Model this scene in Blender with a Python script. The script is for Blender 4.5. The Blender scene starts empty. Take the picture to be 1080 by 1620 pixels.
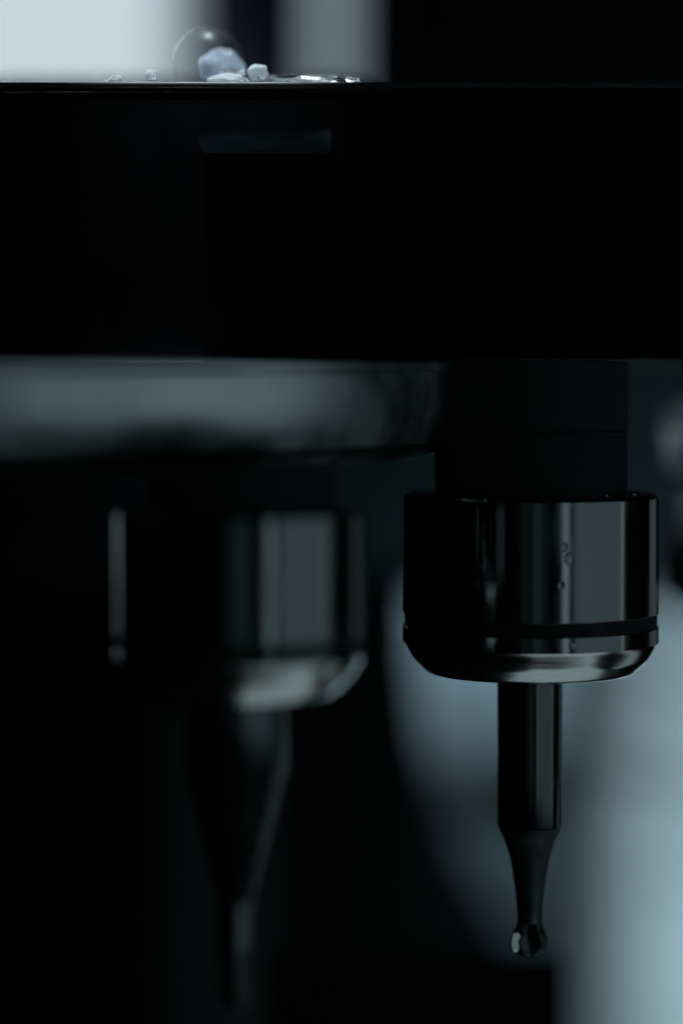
import bpy, bmesh, math, random
from mathutils import Vector, Matrix, noise
random.seed(7)
PI = math.pi
S = bpy.context.scene
C = S.collection

# ------------------------------------------------------------------ camera
F = 4040.0            # focal length in photo pixels (1080 x 1620)
ZC = 0.60             # lens height above the machine bed, metres
cam_d = bpy.data.cameras.new('camera')
cam = bpy.data.objects.new('camera', cam_d)
C.objects.link(cam)
cam.location = (0, 0, ZC)
cam.rotation_euler = (PI/2, 0, 0)
cam_d.sensor_fit = 'VERTICAL'
cam_d.sensor_height = 24.0
cam_d.lens = 24.0*F/1620.0
cam_d.shift_y = -220.0/1620.0
cam_d.clip_start = 0.01
cam_d.clip_end = 50
cam_d.dof.use_dof = True
cam_d.dof.focus_distance = 0.334
cam_d.dof.aperture_fstop = cam_d.lens/16.0
S.camera = cam

# ------------------------------------------------------------------ world, exposure
w = bpy.data.worlds.new('World')
S.world = w
w.use_nodes = True
w.node_tree.nodes['Background'].inputs[0].default_value = (0.25, 0.75, 0.85, 1)
w.node_tree.nodes['Background'].inputs[1].default_value = 0.0012
S.view_settings.view_transform = 'Standard'
S.view_settings.look = 'None'
S.view_settings.exposure = 0
S.view_settings.gamma = 1
S.cycles.use_denoising = True
S.cycles.max_bounces = 12

# ------------------------------------------------------------------ unseen lamps placed for the light and reflections
def lamp(name, loc, aim, sx, sy, radiance, col, spread=180):
    d = bpy.data.lights.new(name, 'AREA')
    d.shape = 'RECTANGLE'; d.size = sx; d.size_y = sy
    d.energy = radiance*PI*sx*sy
    d.color = col
    d.spread = math.radians(spread)
    o = bpy.data.objects.new(name, d)
    o.location = loc
    q = (Vector(aim)-Vector(loc)).to_track_quat('-Z', 'Y')
    o.rotation_euler = q.to_euler()
    C.objects.link(o)
    return o

N0 = Vector((0.010, 0.318, ZC-0.03))       # between the two chucks
def polar(phi, L, z=0.0):                  # azimuth from the camera's side towards +X
    a = math.radians(phi)
    return (N0.x+L*math.sin(a), N0.y-L*math.cos(a), N0.z+z)
COOL = (0.68, 0.92, 1.0)
# dim panel and two brighter strips behind the lens, added for the nuts' stripes
def panel(name, p0, p1, L, h, radiance, z=-0.05, col=COOL):
    A, B = Vector(polar(p0, L, z)), Vector(polar(p1, L, z))
    return lamp(name, (A+B)/2, (N0.x, N0.y, N0.z+z), (B-A).length, h, radiance, col)
panel('right_panel_light', 36, 84, 0.9, 0.62, 0.185)
panel('right_strip_light', 25, 31, 0.9, 0.62, 0.48)
panel('side_strip_light', 84.2, 88, 0.9, 0.62, 0.42)
panel('green_strip_light', -1, 6, 0.92, 0.62, 0.036, col=(0.40, 1.0, 0.80))  # green strip added for the faint green stripe on the nuts
panel('dim_teal_panel_light', -13, 12, 0.97, 0.62, 0.018, col=(0.55, 0.95, 1.0))  # added for the dim teal zone beside that stripe
lamp('rear_strip_light', (-0.10, 0.42, ZC-0.027), (-0.016, 0.293, ZC-0.03), 0.014, 0.05, 0.026, COOL, 26)  # strip added for the pale line on the left nut's edge
lamp('left_beam_light', (-0.30, 0.62, ZC-0.03), (0.052, 0.41, ZC-0.004), 0.03, 0.03, 0.13, (0.72, 0.86, 1.0), 4)  # narrow lamp added to brighten the pale flange alone
lamp('foam_back_light', (-0.14, 0.75, ZC+0.165), (-0.03, 0.34, ZC+0.04), 0.20, 0.07, 3.5, (0.80, 0.93, 1.0), 70)  # added behind the housing to brighten the foam and wet edge
sd = bpy.data.lights.new('edge_spot_light', 'SPOT')  # spot added above the edge to make foam and drops sparkle
sd.energy = 5.5; sd.color = (0.80, 0.93, 1.0); sd.spot_size = math.radians(8.5); sd.spot_blend = 0.85; sd.shadow_soft_size = 0.004
so = bpy.data.objects.new('edge_spot_light', sd); C.objects.link(so)
so.location = (-0.022, 0.318, ZC+0.32)
so.rotation_euler = (Vector((-0.018, 0.3455, ZC+0.038))-so.location).to_track_quat('-Z', 'Y').to_euler()
lamp('right_rear_light', polar(138, 0.36, -0.035), N0+Vector((0.01, 0.01, -0.012)), 0.13, 0.10, 0.012, COOL, 60)  # lamp added for the bright edge stripe on the right nut
# lamps added below the tools to brighten the nose bevels
lamp('under_light', (0.116, 0.345, ZC-0.36), (0.02, 0.32, ZC), 0.26, 0.26, 0.235, (0.72, 0.94, 1.0))
lamp('under_side_light', (0.42, 0.60, ZC-0.30), (0.03, 0.34, ZC), 0.12, 0.3, 0.16, (0.72, 0.94, 1.0))
# unseen lamps added to brighten the back wall and round column
lamp('wall_side_light', (0.23, 0.62, ZC-0.27), (0.125, 1.0, ZC-0.25), 0.12, 0.40, 2.55, (0.66, 0.90, 1.0), 70)
lamp('wall_top_light', (0.096, 1.165, ZC-0.066), (0.096, 1.22, ZC-0.13), 0.07, 0.03, 8.8, (0.54, 0.82, 1.0), 150)

# ------------------------------------------------------------------ helpers
def at(px, py, Y):
    return Vector(((px-540)*Y/F, Y, ZC+(590-py)*Y/F))

def material(name, base, metallic=0.0, rough=0.5, var=0.15, scale=200.0, bump=0.0, stretch=(1, 1, 1), rvar=0.3, ior=1.5):
    m = bpy.data.materials.new(name); m.use_nodes = True
    nt = m.node_tree; b = nt.nodes['Principled BSDF']
    b.inputs['Metallic'].default_value = metallic
    b.inputs['IOR'].default_value = ior
    tc = nt.nodes.new('ShaderNodeTexCoord')
    mp = nt.nodes.new('ShaderNodeMapping'); mp.inputs['Scale'].default_value = stretch
    nz = nt.nodes.new('ShaderNodeTexNoise'); nz.inputs['Scale'].default_value = scale
    nz.inputs['Detail'].default_value = 6; nz.inputs['Roughness'].default_value = 0.65
    nt.links.new(tc.outputs['Object'], mp.inputs[0]); nt.links.new(mp.outputs[0], nz.inputs['Vector'])
    cr = nt.nodes.new('ShaderNodeMapRange')
    cr.inputs['From Min'].default_value = 0.3; cr.inputs['From Max'].default_value = 0.7
    cr.inputs['To Min'].default_value = 1-var; cr.inputs['To Max'].default_value = 1+var
    nt.links.new(nz.outputs['Fac'], cr.inputs['Value'])
    mx = nt.nodes.new('ShaderNodeVectorMath'); mx.operation = 'SCALE'
    mx.inputs[0].default_value = base
    nt.links.new(cr.outputs[0], mx.inputs['Scale']); nt.links.new(mx.outputs[0], b.inputs['Base Color'])
    rr = nt.nodes.new('ShaderNodeMapRange')
    rr.inputs['From Min'].default_value = 0.3; rr.inputs['From Max'].default_value = 0.7
    rr.inputs['To Min'].default_value = rough*(1-rvar); rr.inputs['To Max'].default_value = rough*(1+rvar)
    nt.links.new(nz.outputs['Fac'], rr.inputs['Value']); nt.links.new(rr.outputs[0], b.inputs['Roughness'])
    if bump:
        bp = nt.nodes.new('ShaderNodeBump'); bp.inputs['Strength'].default_value = bump
        bp.inputs['Distance'].default_value = 0.0005
        nt.links.new(nz.outputs['Fac'], bp.inputs['Height']); nt.links.new(bp.outputs[0], b.inputs['Normal'])
    return m

def emitter(name, col, strength):
    m = bpy.data.materials.new(name); m.use_nodes = True
    b = m.node_tree.nodes['Principled BSDF']
    b.inputs['Base Color'].default_value = (0.02, 0.02, 0.02, 1)
    b.inputs['Emission Color'].default_value = (*col, 1)
    b.inputs['Emission Strength'].default_value = strength
    b.inputs['Roughness'].default_value = 0.4
    return m

def water_material(name, rough=0.0, milk=0.0, tint=(0.58, 0.67, 0.78)):
    m = bpy.data.materials.new(name); m.use_nodes = True
    nt = m.node_tree; b = nt.nodes['Principled BSDF']
    b.inputs['Base Color'].default_value = (0.93, 0.97, 1, 1)
    b.inputs['Transmission Weight'].default_value = 1
    b.inputs['IOR'].default_value = 1.33
    b.inputs['Roughness'].default_value = rough
    if milk:
        tc = nt.nodes.new('ShaderNodeTexCoord')
        vz = nt.nodes.new('ShaderNodeTexVoronoi'); vz.inputs['Scale'].default_value = 1400
        nz = nt.nodes.new('ShaderNodeTexNoise'); nz.inputs['Scale'].default_value = 700; nz.inputs['Detail'].default_value = 5
        bp = nt.nodes.new('ShaderNodeBump'); bp.inputs['Strength'].default_value = 0.8; bp.inputs['Distance'].default_value = 0.0003
        nt.links.new(tc.outputs['Object'], vz.inputs['Vector']); nt.links.new(tc.outputs['Object'], nz.inputs['Vector'])
        nt.links.new(vz.outputs['Distance'], bp.inputs['Height']); nt.links.new(bp.outputs[0], b.inputs['Normal'])
        tl = nt.nodes.new('ShaderNodeBsdfTranslucent'); tl.inputs['Color'].default_value = (*tint, 1)
        df = nt.nodes.new('ShaderNodeBsdfDiffuse'); df.inputs['Color'].default_value = (*tint, 1)
        ad = nt.nodes.new('ShaderNodeMixShader'); ad.inputs[0].default_value = 0.5
        nt.links.new(tl.outputs[0], ad.inputs[1]); nt.links.new(df.outputs[0], ad.inputs[2])
        mr = nt.nodes.new('ShaderNodeMapRange'); mr.inputs['From Min'].default_value = 0.35; mr.inputs['From Max'].default_value = 0.65
        mr.inputs['To Min'].default_value = milk*0.35; mr.inputs['To Max'].default_value = min(1, milk*1.5)
        nt.links.new(nz.outputs['Fac'], mr.inputs['Value'])
        mx = nt.nodes.new('ShaderNodeMixShader')
        nt.links.new(mr.outputs[0], mx.inputs[0]); nt.links.new(b.outputs[0], mx.inputs[1]); nt.links.new(ad.outputs[0], mx.inputs[2])
        nt.links.new(mx.outputs[0], nt.nodes['Material Output'].inputs[0])
    return m

def film_material(name):
    m = bpy.data.materials.new(name); m.use_nodes = True
    nt = m.node_tree
    out = nt.nodes['Material Output']; nt.nodes.remove(nt.nodes['Principled BSDF'])
    tr = nt.nodes.new('ShaderNodeBsdfTransparent'); gl = nt.nodes.new('ShaderNodeBsdfGlossy')
    gl.inputs['Roughness'].default_value = 0.35
    lw = nt.nodes.new('ShaderNodeLayerWeight'); lw.inputs['Blend'].default_value = 0.2
    mu = nt.nodes.new('ShaderNodeMath'); mu.operation = 'MULTIPLY'; mu.inputs[1].default_value = 0.16
    mx = nt.nodes.new('ShaderNodeMixShader')
    nt.links.new(lw.outputs['Facing'], mu.inputs[0]); nt.links.new(mu.outputs[0], mx.inputs[0])
    nt.links.new(tr.outputs[0], mx.inputs[1]); nt.links.new(gl.outputs[0], mx.inputs[2])
    nt.links.new(mx.outputs[0], out.inputs[0])
    return m

def smear(m, scale, lo, hi, stretch):
    nt = m.node_tree; b = nt.nodes['Principled BSDF']
    tc = nt.nodes.new('ShaderNodeTexCoord'); mp = nt.nodes.new('ShaderNodeMapping'); mp.inputs['Scale'].default_value = stretch
    nz = nt.nodes.new('ShaderNodeTexNoise'); nz.inputs['Scale'].default_value = scale; nz.inputs['Detail'].default_value = 8
    nz.inputs['Distortion'].default_value = 0.6
    mr = nt.nodes.new('ShaderNodeMapRange'); mr.inputs['From Min'].default_value = 0.45; mr.inputs['From Max'].default_value = 0.72
    mr.inputs['To Min'].default_value = lo; mr.inputs['To Max'].default_value = hi
    nt.links.new(tc.outputs['Object'], mp.inputs[0]); nt.links.new(mp.outputs[0], nz.inputs['Vector'])
    nt.links.new(nz.outputs['Fac'], mr.inputs['Value']); nt.links.new(mr.outputs[0], b.inputs['Roughness'])
    n2 = nt.nodes.new('ShaderNodeTexNoise'); n2.inputs['Scale'].default_value = 900; n2.inputs['Detail'].default_value = 4
    m2 = nt.nodes.new('ShaderNodeMapping'); m2.inputs['Scale'].default_value = (0.25, 0.25, 4)
    nt.links.new(tc.outputs['Object'], m2.inputs[0]); nt.links.new(m2.outputs[0], n2.inputs['Vector'])
    bp = nt.nodes.new('ShaderNodeBump'); bp.inputs['Strength'].default_value = 0.05; bp.inputs['Distance'].default_value = 0.0002
    nt.links.new(n2.outputs['Fac'], bp.inputs['Height']); nt.links.new(bp.outputs[0], b.inputs['Normal'])

M = dict(
    black_oxide=material('black_oxide_steel', (0.23, 0.25, 0.25), 1, 0.085, 0.10, 160, 0.0, (1, 1, 0.15)),
    dark_chrome=material('dark_polished_steel', (0.23, 0.25, 0.25), 1, 0.12, 0.1, 160, 0.0, (1, 1, 0.15)),
    groove=material('groove_paint', (0.006, 0.006, 0.007), 0, 0.6, 0.2, 300),
    bare=material('turned_bare_steel', (0.86, 0.88, 0.85), 1, 0.17, 0.16, 90, 0.10, (1, 1, 9)),
    satin=material('satin_black_steel', (0.06, 0.066, 0.07), 1, 0.42, 0.2, 250, 0.05),
    dull=material('dull_dark_steel', (0.027, 0.036, 0.040), 0, 0.8, 0.3, 140, 0.08),
    carbide=material('dark_carbide', (0.16, 0.18, 0.19), 1, 0.21, 0.12, 240, 0.0, (1, 1, 0.2)),
    grey_carbide=material('grey_carbide', (0.16, 0.185, 0.19), 1, 0.28, 0.12, 240, 0.0, (1, 1, 0.2)),
    ground_carbide=material('ground_carbide', (0.13, 0.145, 0.15), 1, 0.48, 0.15, 300, 0.05),
    edge=material('bright_lip_glint', (0.85, 0.88, 0.86), 1, 0.22, 0.1, 400),
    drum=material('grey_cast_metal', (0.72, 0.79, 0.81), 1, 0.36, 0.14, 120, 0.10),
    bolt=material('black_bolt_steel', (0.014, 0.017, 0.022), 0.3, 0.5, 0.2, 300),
    drum_shade=material('drum_shade_metal', (0.018, 0.02, 0.02), 0.5, 0.6, 0.2, 160),  # shade at the drum's lower edge put into the colour
    housing=material('black_painted_casting', (0.004, 0.005, 0.006), 0, 0.55, 0.3, 160, 0.1, ior=1.25),
    lip=material('wet_black_edge', (0.06, 0.07, 0.075), 0, 0.4, 0.3, 200, 0.1),
    plate=material('mottled_dark_strip', (0.10, 0.15, 0.19), 0.2, 0.6, 0.9, 260, 0.1),
    flange=material('pale_anodised_flange', (0.46, 0.50, 0.58), 0, 0.45, 0.1, 150),
    wall_dark=material('dark_teal_wall_paint', (0.010, 0.017, 0.019), 0, 0.8, 0.2, 10, ior=1.2),
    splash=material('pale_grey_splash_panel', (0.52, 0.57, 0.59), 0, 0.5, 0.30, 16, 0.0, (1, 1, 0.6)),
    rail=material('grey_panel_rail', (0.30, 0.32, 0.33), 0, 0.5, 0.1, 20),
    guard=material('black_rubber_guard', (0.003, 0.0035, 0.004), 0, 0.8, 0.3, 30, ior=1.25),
    column=material('dull_grey_column', (0.085, 0.11, 0.11), 0, 0.8, 0.25, 25),
    post=material('dark_purple_post', (0.30, 0.23, 0.45), 0, 0.5, 0.15, 30),
    bed=material('dark_machine_bed', (0.02, 0.022, 0.024), 0, 0.4, 0.3, 20),
    pane=emitter('lit_window_glass', (0.76, 0.94, 1.0), 0.72),
    pane_dim=emitter('shaded_window_glass', (0.66, 0.86, 1.0), 0.34),
    water=water_material('water'),
    foam=water_material('foamy_coolant', 0.25, 0.6),
    froth=water_material('white_froth', 0.3, 1.7, (0.88, 0.92, 0.95)),
    film=film_material('bubble_film'),
)

M['drum'].node_tree.nodes['Principled BSDF'].inputs['Specular IOR Level'].default_value = 0.15
M['housing'].node_tree.nodes['Principled BSDF'].inputs['Specular IOR Level'].default_value = 0.08
smear(M['black_oxide'], 140, 0.085, 0.22, (1, 1, 0.35))
smear(M['dark_chrome'], 140, 0.08, 0.26, (1, 1, 0.35))

def obj(name, verts, faces, mat, parent=None, loc=None, smooth=35):
    me = bpy.data.meshes.new(name)
    me.from_pydata([tuple(v) for v in verts], [], faces)
    bm = bmesh.new(); bm.from_mesh(me)
    bmesh.ops.recalc_face_normals(bm, faces=bm.faces)
    bm.to_mesh(me); bm.free()
    if smooth:
        me.polygons.foreach_set('use_smooth', [True]*len(me.polygons))
        me.set_sharp_from_angle(angle=math.radians(smooth))
    me.materials.append(mat)
    o = bpy.data.objects.new(name, me)
    C.objects.link(o)
    if loc is not None: o.location = loc
    if parent: o.parent = parent
    return o

def thing(name, label, cat, loc, group=None):
    o = bpy.data.objects.new(name, None); C.objects.link(o)
    o.empty_display_size = 0.005
    o.location = loc
    return tag(o, label, cat, group)

def tag(o, label, cat, group=None):
    o['label'] = label; o['category'] = cat
    if group: o['group'] = group
    return o

def lathe(prof, seg=128, closed_ends=True, mod=None):
    """prof: list of (radius, z); mod(angle, z, r) -> r"""
    V, Fc = [], []
    for (r, z) in prof:
        for k in range(seg):
            a = 2*PI*k/seg
            rr = mod(a, z, r) if mod else r
            V.append((rr*math.cos(a), rr*math.sin(a), z))
    for i in range(len(prof)-1):
        for k in range(seg):
            k2 = (k+1) % seg
            Fc.append((i*seg+k, i*seg+k2, (i+1)*seg+k2, (i+1)*seg+k))
    if closed_ends:
        Fc.append(tuple(range(seg)))
        Fc.append(tuple(reversed(range((len(prof)-1)*seg, len(prof)*seg))))
    return V, Fc

def ring(prof, seg=128):                  # closed profile loop -> solid ring
    V, Fc = [], []
    n = len(prof)
    for (r, z) in prof:
        for k in range(seg):
            a = 2*PI*k/seg
            V.append((r*math.cos(a), r*math.sin(a), z))
    for i in range(n):
        j = (i+1) % n
        for k in range(seg):
            k2 = (k+1) % seg
            Fc.append((i*seg+k, i*seg+k2, j*seg+k2, j*seg+k))
    return V, Fc

def bevel_box(name, x0, x1, y0, y1, z0, z1, mat, parent=None, origin=None, bev=0.0006, seg=3):
    bm = bmesh.new()
    bmesh.ops.create_cube(bm, size=1)
    o0 = Vector(origin) if origin is not None else Vector((0, 0, 0))
    c = Vector(((x0+x1)/2, (y0+y1)/2, (z0+z1)/2))-o0
    for v in bm.verts:
        v.co = Vector((v.co.x*(x1-x0), v.co.y*(y1-y0), v.co.z*(z1-z0)))+c
    if bev:
        bmesh.ops.bevel(bm, geom=list(bm.edges), offset=bev, segments=seg, affect='EDGES', profile=0.5)
    me = bpy.data.meshes.new(name); bm.to_mesh(me); bm.free()
    me.polygons.foreach_set('use_smooth', [True]*len(me.polygons))
    me.set_sharp_from_angle(angle=math.radians(40))
    me.materials.append(mat)
    o = bpy.data.objects.new(name, me); C.objects.link(o)
    if parent: o.parent = parent
    elif origin is not None: o.location = o0
    return o

def arc_profile(pts, n=5, r=0.0):
    return pts

def rounded(pts, rad):
    """round the inner corners of an open (r, z) profile"""
    out = [pts[0]]
    for i in range(1, len(pts)-1):
        p, a, b = Vector(pts[i]), Vector(pts[i-1]), Vector(pts[i+1])
        da, db = (a-p), (b-p)
        t = min(rad, da.length*0.45, db.length*0.45)
        A, B = p+da.normalized()*t, p+db.normalized()*t
        for k in range(5):
            u = k/4
            out.append(tuple((1-u)**2*A+2*u*(1-u)*p+u*u*B))
    out.append(pts[-1])
    return out

# ------------------------------------------------------------------ setting: machine room
def struct(o):
    o['kind'] = 'structure'; return o
struct(bevel_box('machine_bed', -1.2, 1.2, -1.2, 1.6, -0.05, 0.0, M['bed'], bev=0))
struct(bevel_box('back_wall', -1.2, 1.2, 1.26, 1.30, 0.0, 1.4, M['wall_dark'], bev=0))

YW = 1.22
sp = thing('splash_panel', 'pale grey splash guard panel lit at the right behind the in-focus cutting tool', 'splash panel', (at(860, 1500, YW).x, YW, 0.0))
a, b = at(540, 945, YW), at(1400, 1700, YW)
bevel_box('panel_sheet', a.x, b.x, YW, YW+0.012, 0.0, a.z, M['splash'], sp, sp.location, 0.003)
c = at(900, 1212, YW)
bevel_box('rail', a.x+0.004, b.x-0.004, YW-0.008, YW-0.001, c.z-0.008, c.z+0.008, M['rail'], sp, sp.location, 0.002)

# guard with a slanted right edge
def extruded(name, pts, Y, th, mat, parent=None, origin=(0, 0, 0)):
    o0 = Vector(origin)
    n = len(pts)
    V = [Vector((x, Y, z))-o0 for x, z in pts]+[Vector((x, Y+th, z))-o0 for x, z in pts]
    Fc = [tuple(range(n)), tuple(range(2*n-1, n-1, -1))]
    for i in range(n):
        j = (i+1) % n
        Fc.append((i, j, n+j, n+i))
    o = obj(name, V, Fc, mat, parent, None if parent else o0, smooth=0)
    return o
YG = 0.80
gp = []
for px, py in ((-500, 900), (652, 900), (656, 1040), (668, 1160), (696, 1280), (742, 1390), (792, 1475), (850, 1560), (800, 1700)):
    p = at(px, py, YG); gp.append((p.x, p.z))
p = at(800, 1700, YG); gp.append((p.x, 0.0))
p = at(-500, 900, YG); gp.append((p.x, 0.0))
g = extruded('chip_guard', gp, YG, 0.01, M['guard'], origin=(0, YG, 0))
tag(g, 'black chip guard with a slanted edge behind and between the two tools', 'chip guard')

YB = 0.47
a, b = at(420, 1512, YB), at(894, 1700, YB)
wb = thing('work_block', 'black square block below the ball end mill at the bottom edge', 'block', ((a.x+b.x)/2, YB, 0.0))
x0_, x1_ = a.x-wb.location.x, b.x-wb.location.x
V = [(x, y, z) for x in (x0_, x1_) for (y, z) in ((0, 0), (0, a.z-0.001), (0.0012, a.z), (0.05, a.z-0.022), (0.05, 0))]
Fc = [(0, 1, 2, 3, 4), (9, 8, 7, 6, 5)]+[(k, (k+1) % 5, 5+(k+1) % 5, 5+k) for k in range(5)]
obj('block_body', V, Fc, M['guard'], wb, smooth=0)
YP = 1.02
a = at(898, 1700, YP); zt_ = at(0, 935, YP).z
pr_ = 0.075
rc = thing('round_column', 'pale round column brightly lit at the right edge behind the ball end mill', 'column', (a.x+pr_, YP+0.02, 0.0))
V, Fc = lathe([(pr_-0.004, 0.0), (pr_, 0.004), (pr_, zt_-0.004), (pr_-0.004, zt_)], 96)
obj('column_body', V, Fc, M['splash'], rc, smooth=40)
V, Fc = lathe([(pr_+0.0005, at(0, 1222, YP).z), (pr_+0.004, at(0, 1218, YP).z), (pr_+0.004, at(0, 1202, YP).z), (pr_+0.0005, at(0, 1198, YP).z)], 96)
obj('column_band', V, Fc, M['rail'], rc, smooth=40)

# dark beam and cabinet added to keep the background dark
YE = 0.95
a, b = at(-800, 925, YE), at(1500, 545, YE)
bm_ = thing('shade_mask', 'black beam added to keep the wall dark behind the two chucks', 'mask', (0, YE, a.z))
bevel_box('mask_body', a.x, b.x, YE, YE+0.02, a.z, b.z, M['wall_dark'], bm_, bm_.location, 0.003)
YC = 0.99
a, b = at(604, 300, YC), at(1500, -300, YC)
cb = thing('dark_backing', 'almost black cabinet added to darken the upper right corner above the housing', 'backing', ((a.x+b.x)/2, YC, a.z))
bevel_box('backing_body', a.x, b.x, YC, YC+0.12, a.z, b.z, M['guard'], cb, cb.location, 0.004)
o = bevel_box('backing_front', at(640, 0, YC).x, b.x-0.01, YC-0.008, YC-0.0005, a.z+0.01, b.z-0.01, M['guard'], cb, cb.location, 0.002)

YK = 0.72
a, b = at(245, 1120, YK), at(432, 1700, YK)
cl = thing('column', 'dull grey column in the dark behind the left tapered tool', 'column', ((a.x+b.x)/2, YK, 0.0))
bevel_box('column_body', a.x, b.x, YK, YK+0.03, 0.0, a.z, M['column'], cl, cl.location, 0.004)

# lit window at the upper left
YV = 1.23
wz0, wz1 = at(0, 330, YV).z, at(0, -260, YV).z
win = thing('lit_window', 'bright lit window of the room seen at the upper left above the black housing', 'window', (at(150, 0, YV).x, YV, wz0))
bevel_box('pane', at(-420, 0, YV).x, at(262, 0, YV).x, YV, YV+0.01, wz0, wz1, M['pane'], win, win.location, 0)
o = bevel_box('pane', at(262.2, 0, YV).x, at(350, 0, YV).x, YV, YV+0.01, wz0, wz1, M['pane_dim'], win, win.location, 0)
o['label'] = 'narrow shaded pane beside the dark purple post'
o = bevel_box('pane', at(440, 0, YV).x, at(552, 0, YV).x, YV, YV+0.01, wz0, wz1, M['pane_dim'], win, win.location, 0)
o['label'] = 'narrow shaded bluish pane'
fx0, fx1 = at(552, 0, YV).x, at(600, 0, YV).x
bevel_box('frame', fx0, fx1, YV-0.012, YV+0.015, wz0-0.02, wz1+0.02, M['wall_dark'], win, win.location, 0.002)
bevel_box('sill', at(-420, 0, YV).x, fx0-0.001, YV-0.012, YV+0.015, wz0-0.02, wz0-0.0005, M['wall_dark'], win, win.location, 0.002)
YQ = 1.12
a, b = at(303, 0, YQ), at(492, 0, YQ)
po = thing('window_post', 'dark purple upright post in front of the lit window', 'post', ((a.x+b.x)/2, YQ, ZC+0.03))
bevel_box('post_body', a.x, b.x, YQ, YQ+0.03, ZC+0.03, wz1+0.1, M['post'], po, po.location, 0.004)

# ------------------------------------------------------------------ black housing
YH = 0.338
top = at(0, 144, YH).z
bot = at(0, 568, YH).z
ho = thing('machine_housing', 'large black machine housing with a wet top edge across the upper half', 'machine housing', (0, YH, bot))
bevel_box('front_block', -0.16, 0.20, YH, YH+0.030, bot, top, M['housing'], ho, ho.location, 0.0012, 4)
bevel_box('rear_block', -0.16, 0.22, YH+0.0305, 0.52, bot+0.0005, top-0.003, M['housing'], ho, ho.location, 0.002, 4)
bevel_box('rear_ridge', -0.16, at(585, 0, 0.44).x, 0.44, 0.50, top-0.0029, at(0, 122, 0.44).z, M['lip'], ho, ho.location, 0.002, 4)
bevel_box('wet_lip', -0.155, 0.19, YH-0.0012, YH+0.028, top+0.0003, top+0.0011, M['lip'], ho, ho.location, 0.0003, 3)
# mottled raised strip, thrown out of focus
YN = 0.316
a, b = at(306, 219, YN), at(524, 203, YN)
np_ = bevel_box('front_strip', a.x, b.x, YN, YH-0.0002, a.z, b.z, M['plate'], ho, ho.location, 0.0006)
# ------------------------------------------------------------------ grey drum under the housing
DC = Vector((-0.060, 0.360, 0))
YD = 0.297
zt = at(0, 569, YD).z
def zd(py): return at(0, py, YD).z-zt
RD = 0.078
dr = thing('spindle_drum', 'rounded grey metal drum under the black housing above the left chuck', 'drum', (DC.x, DC.y, zt))
V, Fc = lathe(rounded([(0.05, 0.0), (RD+0.0005, 0.0), (RD+0.0005, zd(584)), (RD, zd(592))], 0.0008), 256)
obj('drum_flange', V, Fc, M['drum'], dr, smooth=60)
prof, r_, y_ = [], RD, 592.5
for k, tilt in enumerate((0, 0, 3, 7, 11, 15, 19, 23, 27)):
    prof.append((r_, zd(y_)))
    r_ -= math.tan(math.radians(tilt))*15.2*YD/F; y_ += 15.2
V, Fc = lathe([(0.05, zd(592.5))]+prof+[(0.05, zd(y_-15))], 256)
obj('drum_rim', V, Fc, M['drum'], dr, smooth=60)
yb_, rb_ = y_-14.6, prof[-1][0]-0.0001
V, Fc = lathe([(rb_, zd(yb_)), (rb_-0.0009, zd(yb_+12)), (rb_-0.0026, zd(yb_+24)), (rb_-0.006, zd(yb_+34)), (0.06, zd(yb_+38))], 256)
obj('drum_base', V, Fc, M['drum_shade'], dr, smooth=60)  # darker metal stands in for the drum's downward fade into shade

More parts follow.
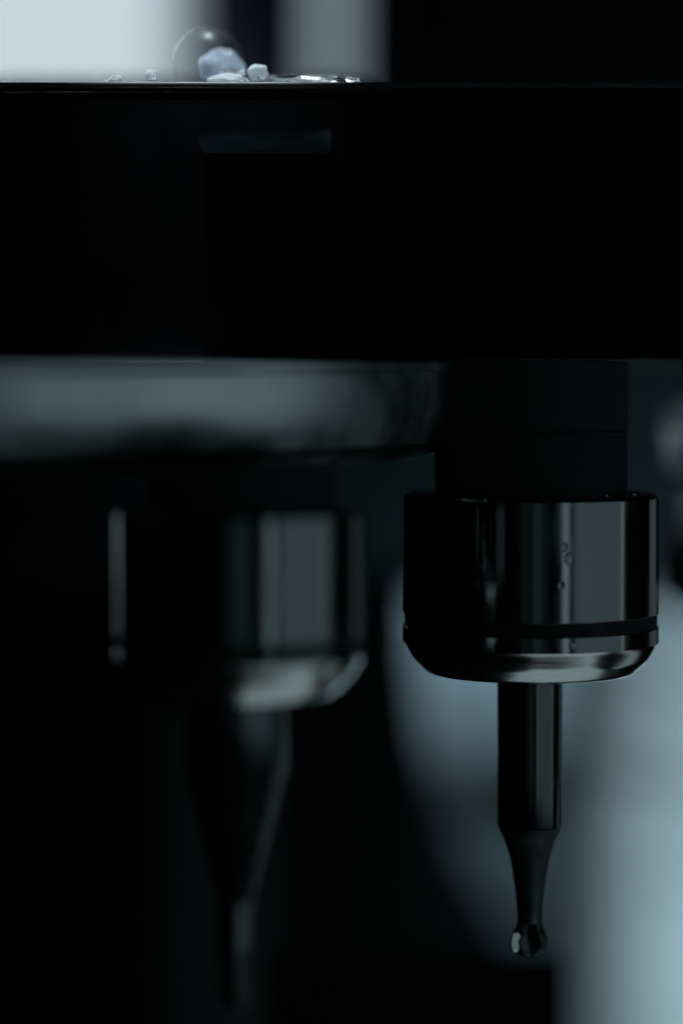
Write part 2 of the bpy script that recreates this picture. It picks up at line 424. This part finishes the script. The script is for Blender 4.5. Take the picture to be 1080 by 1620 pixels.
# ------------------------------------------------------------------ collet chucks
def chuck(px, Y, ys, R, label, nutmat, body_r, flange=None, thread=True):
    """ys: photo rows at the axis plane: body top, nut top, groove top, groove bottom, bevel top, nose, all at depth Y"""
    s = Y/F
    zb = at(px, ys[5], Y).z
    base = Vector((at(px, 0, Y).x, Y, zb))
    t = thing('collet_chuck', label, 'collet chuck', base, 'collet chucks hanging under the housing')
    def z(py): return at(px, py, Y).z-zb
    r = R*s
    # nut: main sleeve
    pr = rounded([(body_r*s*0.8, z(ys[1])), (r-4.5*s, z(ys[1])), (r, z(ys[1]+5)), (r, z(ys[2])), (r-4*s, z(ys[2])+0.00001)], 1.4*s)
    V, Fc = lathe(pr, 192)
    nut = obj('nut', V, Fc, nutmat, t, smooth=30)
    V, Fc = lathe([(r-2.6*s, z(ys[2])-0.00001), (r-2.8*s, z(ys[3])+0.00001)], 128)
    obj('groove', V, Fc, M['groove'], nut)
    V, Fc = lathe(rounded([(r-4*s, z(ys[3])), (r, z(ys[3])), (r, z(ys[4]))], 1.2*s), 192)
    obj('nut_skirt', V, Fc, nutmat, nut, smooth=30)
    # bevelled nose
    nr = ys[6]*s
    V, Fc = lathe(rounded([(r-0.2*s, z(ys[4])-0.00001), (r-3*s, z(ys[4]+3.5)), ((r*0.45+nr*0.55)+3*s, z(ys[4]*0.45+ys[5]*0.55)), (nr, z(ys[5]-4)), (nr-6*s, z(ys[5])), (nr*0.55, z(ys[5]))], 5*s), 192)
    obj('nose_bevel', V, Fc, M['bare'], t, smooth=40)
    V, Fc = lathe([(nr*0.52, z(ys[5])-0.00002), (nr*0.36, z(ys[5])-0.00012)], 96)
    obj('collet', V, Fc, M['satin'], t)
    # body above the nut
    br = body_r*s
    pts = []
    y0, y1 = ys[0]+ (ys[1]-ys[0])*0.52, ys[1]-1
    if thread:
        n = int((y1-y0)/9)
        yy = y0
        pts.append((br-2*s, z(yy)))
        for i in range(n):
            pts += [(br+1.0*s, z(yy+3)), (br+1.0*s, z(yy+4.8)), (br-1.2*s, z(yy+7.5))]
            yy += 9
        pts.append((br-2*s, z(y1)))
    else:
        pts = [(br, z(y0)), (br, z(y1))]
    V, Fc = lathe(pts, 128)
    obj('threaded_body', V, Fc, M['dull'], t, smooth=30)
    V, Fc = lathe(rounded([(br*0.9, z(ys[0])), (br+1*s, z(ys[0])), (br+1*s, z(y0-3)), (br-1*s, z(y0-0.5))], 3*s), 128)
    obj('shank_body', V, Fc, M['dull'], t, smooth=40)
    if flange:
        fy0, fy1, fr = flange
        rr = fr*s; fz0, fz1 = z(fy0), z(fy1); hm = (fz0-fz1)/2; zm = (fz0+fz1)/2
        pf = [(rr*0.7, fz0)]
        for k in range(13):
            a = PI/2-PI*k/12
            pf.append((rr-hm*0.9+hm*0.9*math.cos(a), zm+hm*math.sin(a)))
        pf.append((rr*0.7, fz1))
        V, Fc = lathe(pf, 128)
        obj('flange', V, Fc, M['flange'], t, smooth=60)
    return t, base, s

Y1, X1 = 0.343, 839
c1, b1, s1 = chuck(X1, Y1, (572, 780, 968, 989, 1013, 1063, 166), 201,
    'sharp polished black collet chuck at the right with water beads on its nut', M['black_oxide'], 152)
Y2, X2 = 0.293, 379.5
c2, b2, s2 = chuck(X2, Y2, (742, 806, 1003, 1024, 1036, 1098, 152), 197,
    'blurred black collet chuck at the left holding the long tapered tool', M['dark_chrome'], 150, thread=False)
Y3, X3 = 0.415, 1232
c3, b3, s3 = chuck(X3, Y3, (575, 775, 905, 920, 932, 962, 140), 176,
    'blurred collet chuck with a pale rounded flange cut off at the right edge', M['satin'], 130, flange=(612, 772, 194), thread=False)

# ------------------------------------------------------------------ cutting tools
def smooth_profile(pts, n=8):
    """Catmull-Rom through (r, y) points"""
    out = []
    P = [pts[0]]+list(pts)+[pts[-1]]
    for i in range(1, len(P)-2):
        p0, p1, p2, p3 = P[i-1], P[i], P[i+1], P[i+2]
        for k in range(n):
            u = k/n
            out.append(tuple(0.5*((2*p1[j])+(-p0[j]+p2[j])*u+(2*p0[j]-5*p1[j]+4*p2[j]-p3[j])*u*u+(-p0[j]+3*p1[j]-3*p2[j]+p3[j])*u**3) for j in (0, 1)))
    out.append(tuple(pts[-1]))
    return out

# ball-nosed end mill in the right chuck
def tool_right():
    Y, px = Y1, X1-2
    s = Y/F
    zt_ = at(px, 1063, Y).z
    t = thing('ball_end_mill', 'short ball-nosed end mill in sharp focus held by the right chuck', 'end mill', (at(px, 0, Y).x, Y, zt_))
    def z(py): return at(px, py, Y).z-zt_
    V, Fc = lathe([(51.5*s, z(1056)), (50.5*s, z(1180)), (51*s, z(1304)), (50.4*s, z(1306))], 128)
    obj('shank', V, Fc, M['carbide'], t, smooth=30)
    pr = smooth_profile([(50.2, 1306.3), (45, 1319), (38, 1335), (31, 1358), (25.5, 1390), (21.5, 1420), (19.5, 1445), (19.5, 1458)])
    def facet(a, zz, r):      # ground relief flats along the taper
        d = (a+0.9) % (2*PI)-PI
        return r*(1-0.10*max(0, math.cos(2*(a+0.55)))**6)
    V, Fc = lathe([(r*s, z(y)) for r, y in pr], 128, mod=facet)
    obj('tapered_neck', V, Fc, M['ground_carbide'], t, smooth=30)
    # fluted ball head: two lobes twisted about the axis
    R, yc = 28.5, 1486
    pf = [(19.0, 1457.5)]
    for k in range(1, 25):
        th = math.radians(48+ (179-48)*k/24)
        pf.append((R*math.sin(th), yc-R*math.cos(th)))
    def flute(a, zz, r):
        tw = (zz-z(1457.5))/s*0.012
        c_ = abs(math.cos(a+0.35+tw))
        k = min(1.0, max(0.0, (z(1457.5)-zz)/s/7))
        return r*(1-k*0.62*(1-min(1, c_/0.62))**0.8) if c_ < 0.62 else r
    V, Fc = lathe([(r*s, z(y)) for r, y in pf], 160, mod=flute)
    obj('ball_head', V, Fc, M['ground_carbide'], t, smooth=70)
    # bright plate added on the left flute lip, turned to give its glint
    ca, sa = math.cos(math.radians(15)), math.sin(math.radians(15))
    V, Fc = [], []
    n = 28
    for dy in (-1.6, 0.0, 1.6):
        q = 1.0 if dy == 0 else 0.86
        for k in range(n):
            a = 2*PI*k/n
            ex = 8.0*q*math.cos(a)*(1+0.12*math.sin(2*a)); ez = 18.0*q*math.sin(a)+1.5*math.sin(3*a)
            x, y = ex*ca-dy*sa, ex*sa+dy*ca
            V.append(((x-23.5)*s, (y-20)*s, z(1485)+ez*s))
    Fc.append(tuple(range(n))); Fc.append(tuple(range(3*n-1, 2*n-1, -1)))
    for i in range(2):
        for k in range(n):
            k2 = (k+1) % n
            Fc.append((i*n+k, i*n+k2, (i+1)*n+k2, (i+1)*n+k))
    obj('lip_glint', V, Fc, M['edge'], t, smooth=20)
tool_right()

def tool_left():
    Y, px = Y2, 371.5
    s = Y/F
    zt_ = at(px, 1098, Y).z
    t = thing('tapered_end_mill', 'long blurred tapered end mill narrowing to a thin tip held by the left chuck', 'end mill', (at(px, 0, Y).x, Y, zt_))
    def z(py): return at(px, py, Y).z-zt_
    V, Fc = lathe([(82*s, z(1090)), (82*s, z(1211)), (81*s, z(1213))], 128)
    obj('shank', V, Fc, M['grey_carbide'], t, smooth=30)
    pr = smooth_profile([(80.8, 1213.5), (69.5, 1258), (56.5, 1310), (40, 1376), (30.5, 1415), (28.3, 1440), (28, 1500)], 5)
    V, Fc = lathe([(r*s, z(y)) for r, y in pr], 96)
    obj('tapered_neck', V, Fc, M['grey_carbide'], t, smooth=50)
    pf = [(27.5, 1500.5), (27, 1530), (25, 1560), (23, 1580), (20, 1592), (14, 1597), (4, 1599)]
    def flute(a, zz, r):
        tw = (zz)/s*0.02
        return r*(1-0.42*max(0, math.sin(2*(a+tw)))**2)
    pr = smooth_profile(pf, 6)
    V, Fc = lathe([(r*s, z(y)) for r, y in pr], 96, mod=flute)
    obj('fluted_tip', V, Fc, M['ground_carbide'], t, smooth=40)
tool_left()

# ------------------------------------------------------------------ water beads, foam and bubble
def blob(name, centre, rx, ry, rz, mat, label, cat, group=None, seed=0, lump=0.12, cut=None, sub=4, axis=None):
    bm = bmesh.new()
    bmesh.ops.create_icosphere(bm, subdivisions=sub, radius=1)
    for v in bm.verts:
        d = noise.noise(v.co*1.3+Vector((seed*3.1, seed*1.7, 0)))*lump+noise.noise(v.co*3.2+Vector((seed, 5, 2)))*lump*0.35
        p = v.co*(1+d)
        if cut is not None and p.z < cut: p.z = cut+(p.z-cut)*0.05
        v.co = Vector((p.x*rx, p.y*ry, p.z*rz))
    me = bpy.data.meshes.new(name); bm.to_mesh(me); bm.free()
    me.polygons.foreach_set('use_smooth', [True]*len(me.polygons))
    me.materials.append(mat)
    o = bpy.data.objects.new(name, me); C.objects.link(o)
    o.location = centre
    if axis is not None: o.rotation_euler = axis
    return tag(o, label, cat, group)
sH = YH/F
GE = 'water on the housing edge'
blob('coolant_foam', at(352, 113, YH+0.014), 36*sH, 24*sH, 35*sH, M['foam'], 'largest whitish foam dome standing on the black housing edge', 'foam', GE, 1, 0.22, -0.32)
blob('foam_bubble', at(330, 103, YH+0.010), 59*sH, 50*sH, 62*sH, M['film'], 'thin clear bubble around the largest foam dome on the housing edge', 'bubble', GE, 2, 0.02, -0.42)
blob('foam_patch', at(361, 127, YH+0.0005), 31*sH, 12*sH, 9*sH, M['froth'], 'bright wet foam patch directly below the largest foam dome', 'foam', GE, 3, 0.45)
blob('coolant_film', at(455, 131, YH+0.006), 112*sH, 22*sH, 13*sH, M['water'], 'low smear of coolant right of the foam along the housing edge', 'coolant', GE, 15, 0.3, -0.3, 5)
blob('water_drop', at(408, 114, YH+0.003), 16*sH, 14*sH, 13*sH, M['froth'], 'small sparkling dome drop right of the largest foam dome', 'water drop', GE, 4, 0.25, -0.9)
blob('water_drop', at(411, 124, YH-0.0005), 2.6*sH, 2.6*sH, 2.6*sH, M['water'], 'tiny bead right under the small sparkling dome drop', 'water drop', GE, 5, 0.1)
blob('water_drop', at(240, 119, YH+0.003), 9*sH, 8*sH, 9*sH, M['froth'], 'tiny bright drop before the lit window, left of the foam', 'water drop', GE, 6, 0.3, -0.9)
blob('water_drop', at(182, 127, YH+0.0005), 11*sH, 8*sH, 7*sH, M['froth'], 'leftmost bright splash on the black housing edge', 'water drop', GE, 7, 0.45, None, 4, (0, -0.5, 0))
blob('water_drop', at(170, 131, YH+0.0002), 6*sH, 5*sH, 4*sH, M['froth'], 'smallest speck touching the leftmost bright splash', 'water drop', GE, 17, 0.4)
blob('water_drop', at(541, 126, YH+0.002), 12*sH, 6*sH, 5*sH, M['water'], 'rightmost faint drop on the black housing edge', 'water drop', GE, 9, 0.45)

# beads clinging to the right nut
R1 = 201*s1
def bead(px, py, rpx, hz, label, seed):
    th = 0.0
    for _ in range(40):                    # where the sight line meets the nut
        yy = Y1-R1*math.cos(th)
        th = math.asin(max(-0.99, min(0.99, ((px-540)*yy/F-b1.x)/R1)))
    yf = Y1-R1*math.cos(th)
    c_ = Vector((b1.x+R1*math.sin(th), yf, at(px, py, yf).z))
    o = blob('water_bead', c_, rpx*s1, rpx*0.45*s1, rpx*hz*s1, M['water'], label, 'water bead', 'water beads on the right nut', seed, 0.22, None, 4, (0, 0, th))
bead(891, 866, 6.5, 1.2, 'uppermost of the water beads on the bright stripe of the right nut', 11)
bead(899, 884, 7.5, 1.3, 'largest bead, just below the uppermost one on the right nut', 12)
bead(886, 926, 6.0, 1.0, 'lone water bead lower on the bright stripe of the right nut', 13)
bead(906, 1022, 7.0, 0.9, 'water bead below the black groove of the right nut', 14)
# beads on the ledge of the nut
zl = at(X1, 780, Y1).z
for i, (ang, rr, rad, lab) in enumerate(((-33, 186, 7, 'bead on the nut ledge at the right end of the row'), (-50, 172, 5, 'small bead on the nut ledge close to the threaded body'), (-78, 184, 8, 'wide flat bead on the nut ledge above the bright stripe'), (-62, 186, 5, 'middle bead of the row on the nut ledge'))):
    a = math.radians(ang)
    blob('water_bead', (b1.x+rr*s1*math.cos(a), Y1+rr*s1*math.sin(a), zl+rad*0.4*s1), rad*s1, rad*s1, rad*0.7*s1, M['water'], lab, 'water bead', 'water beads on the nut ledge', 20+i, 0.15)
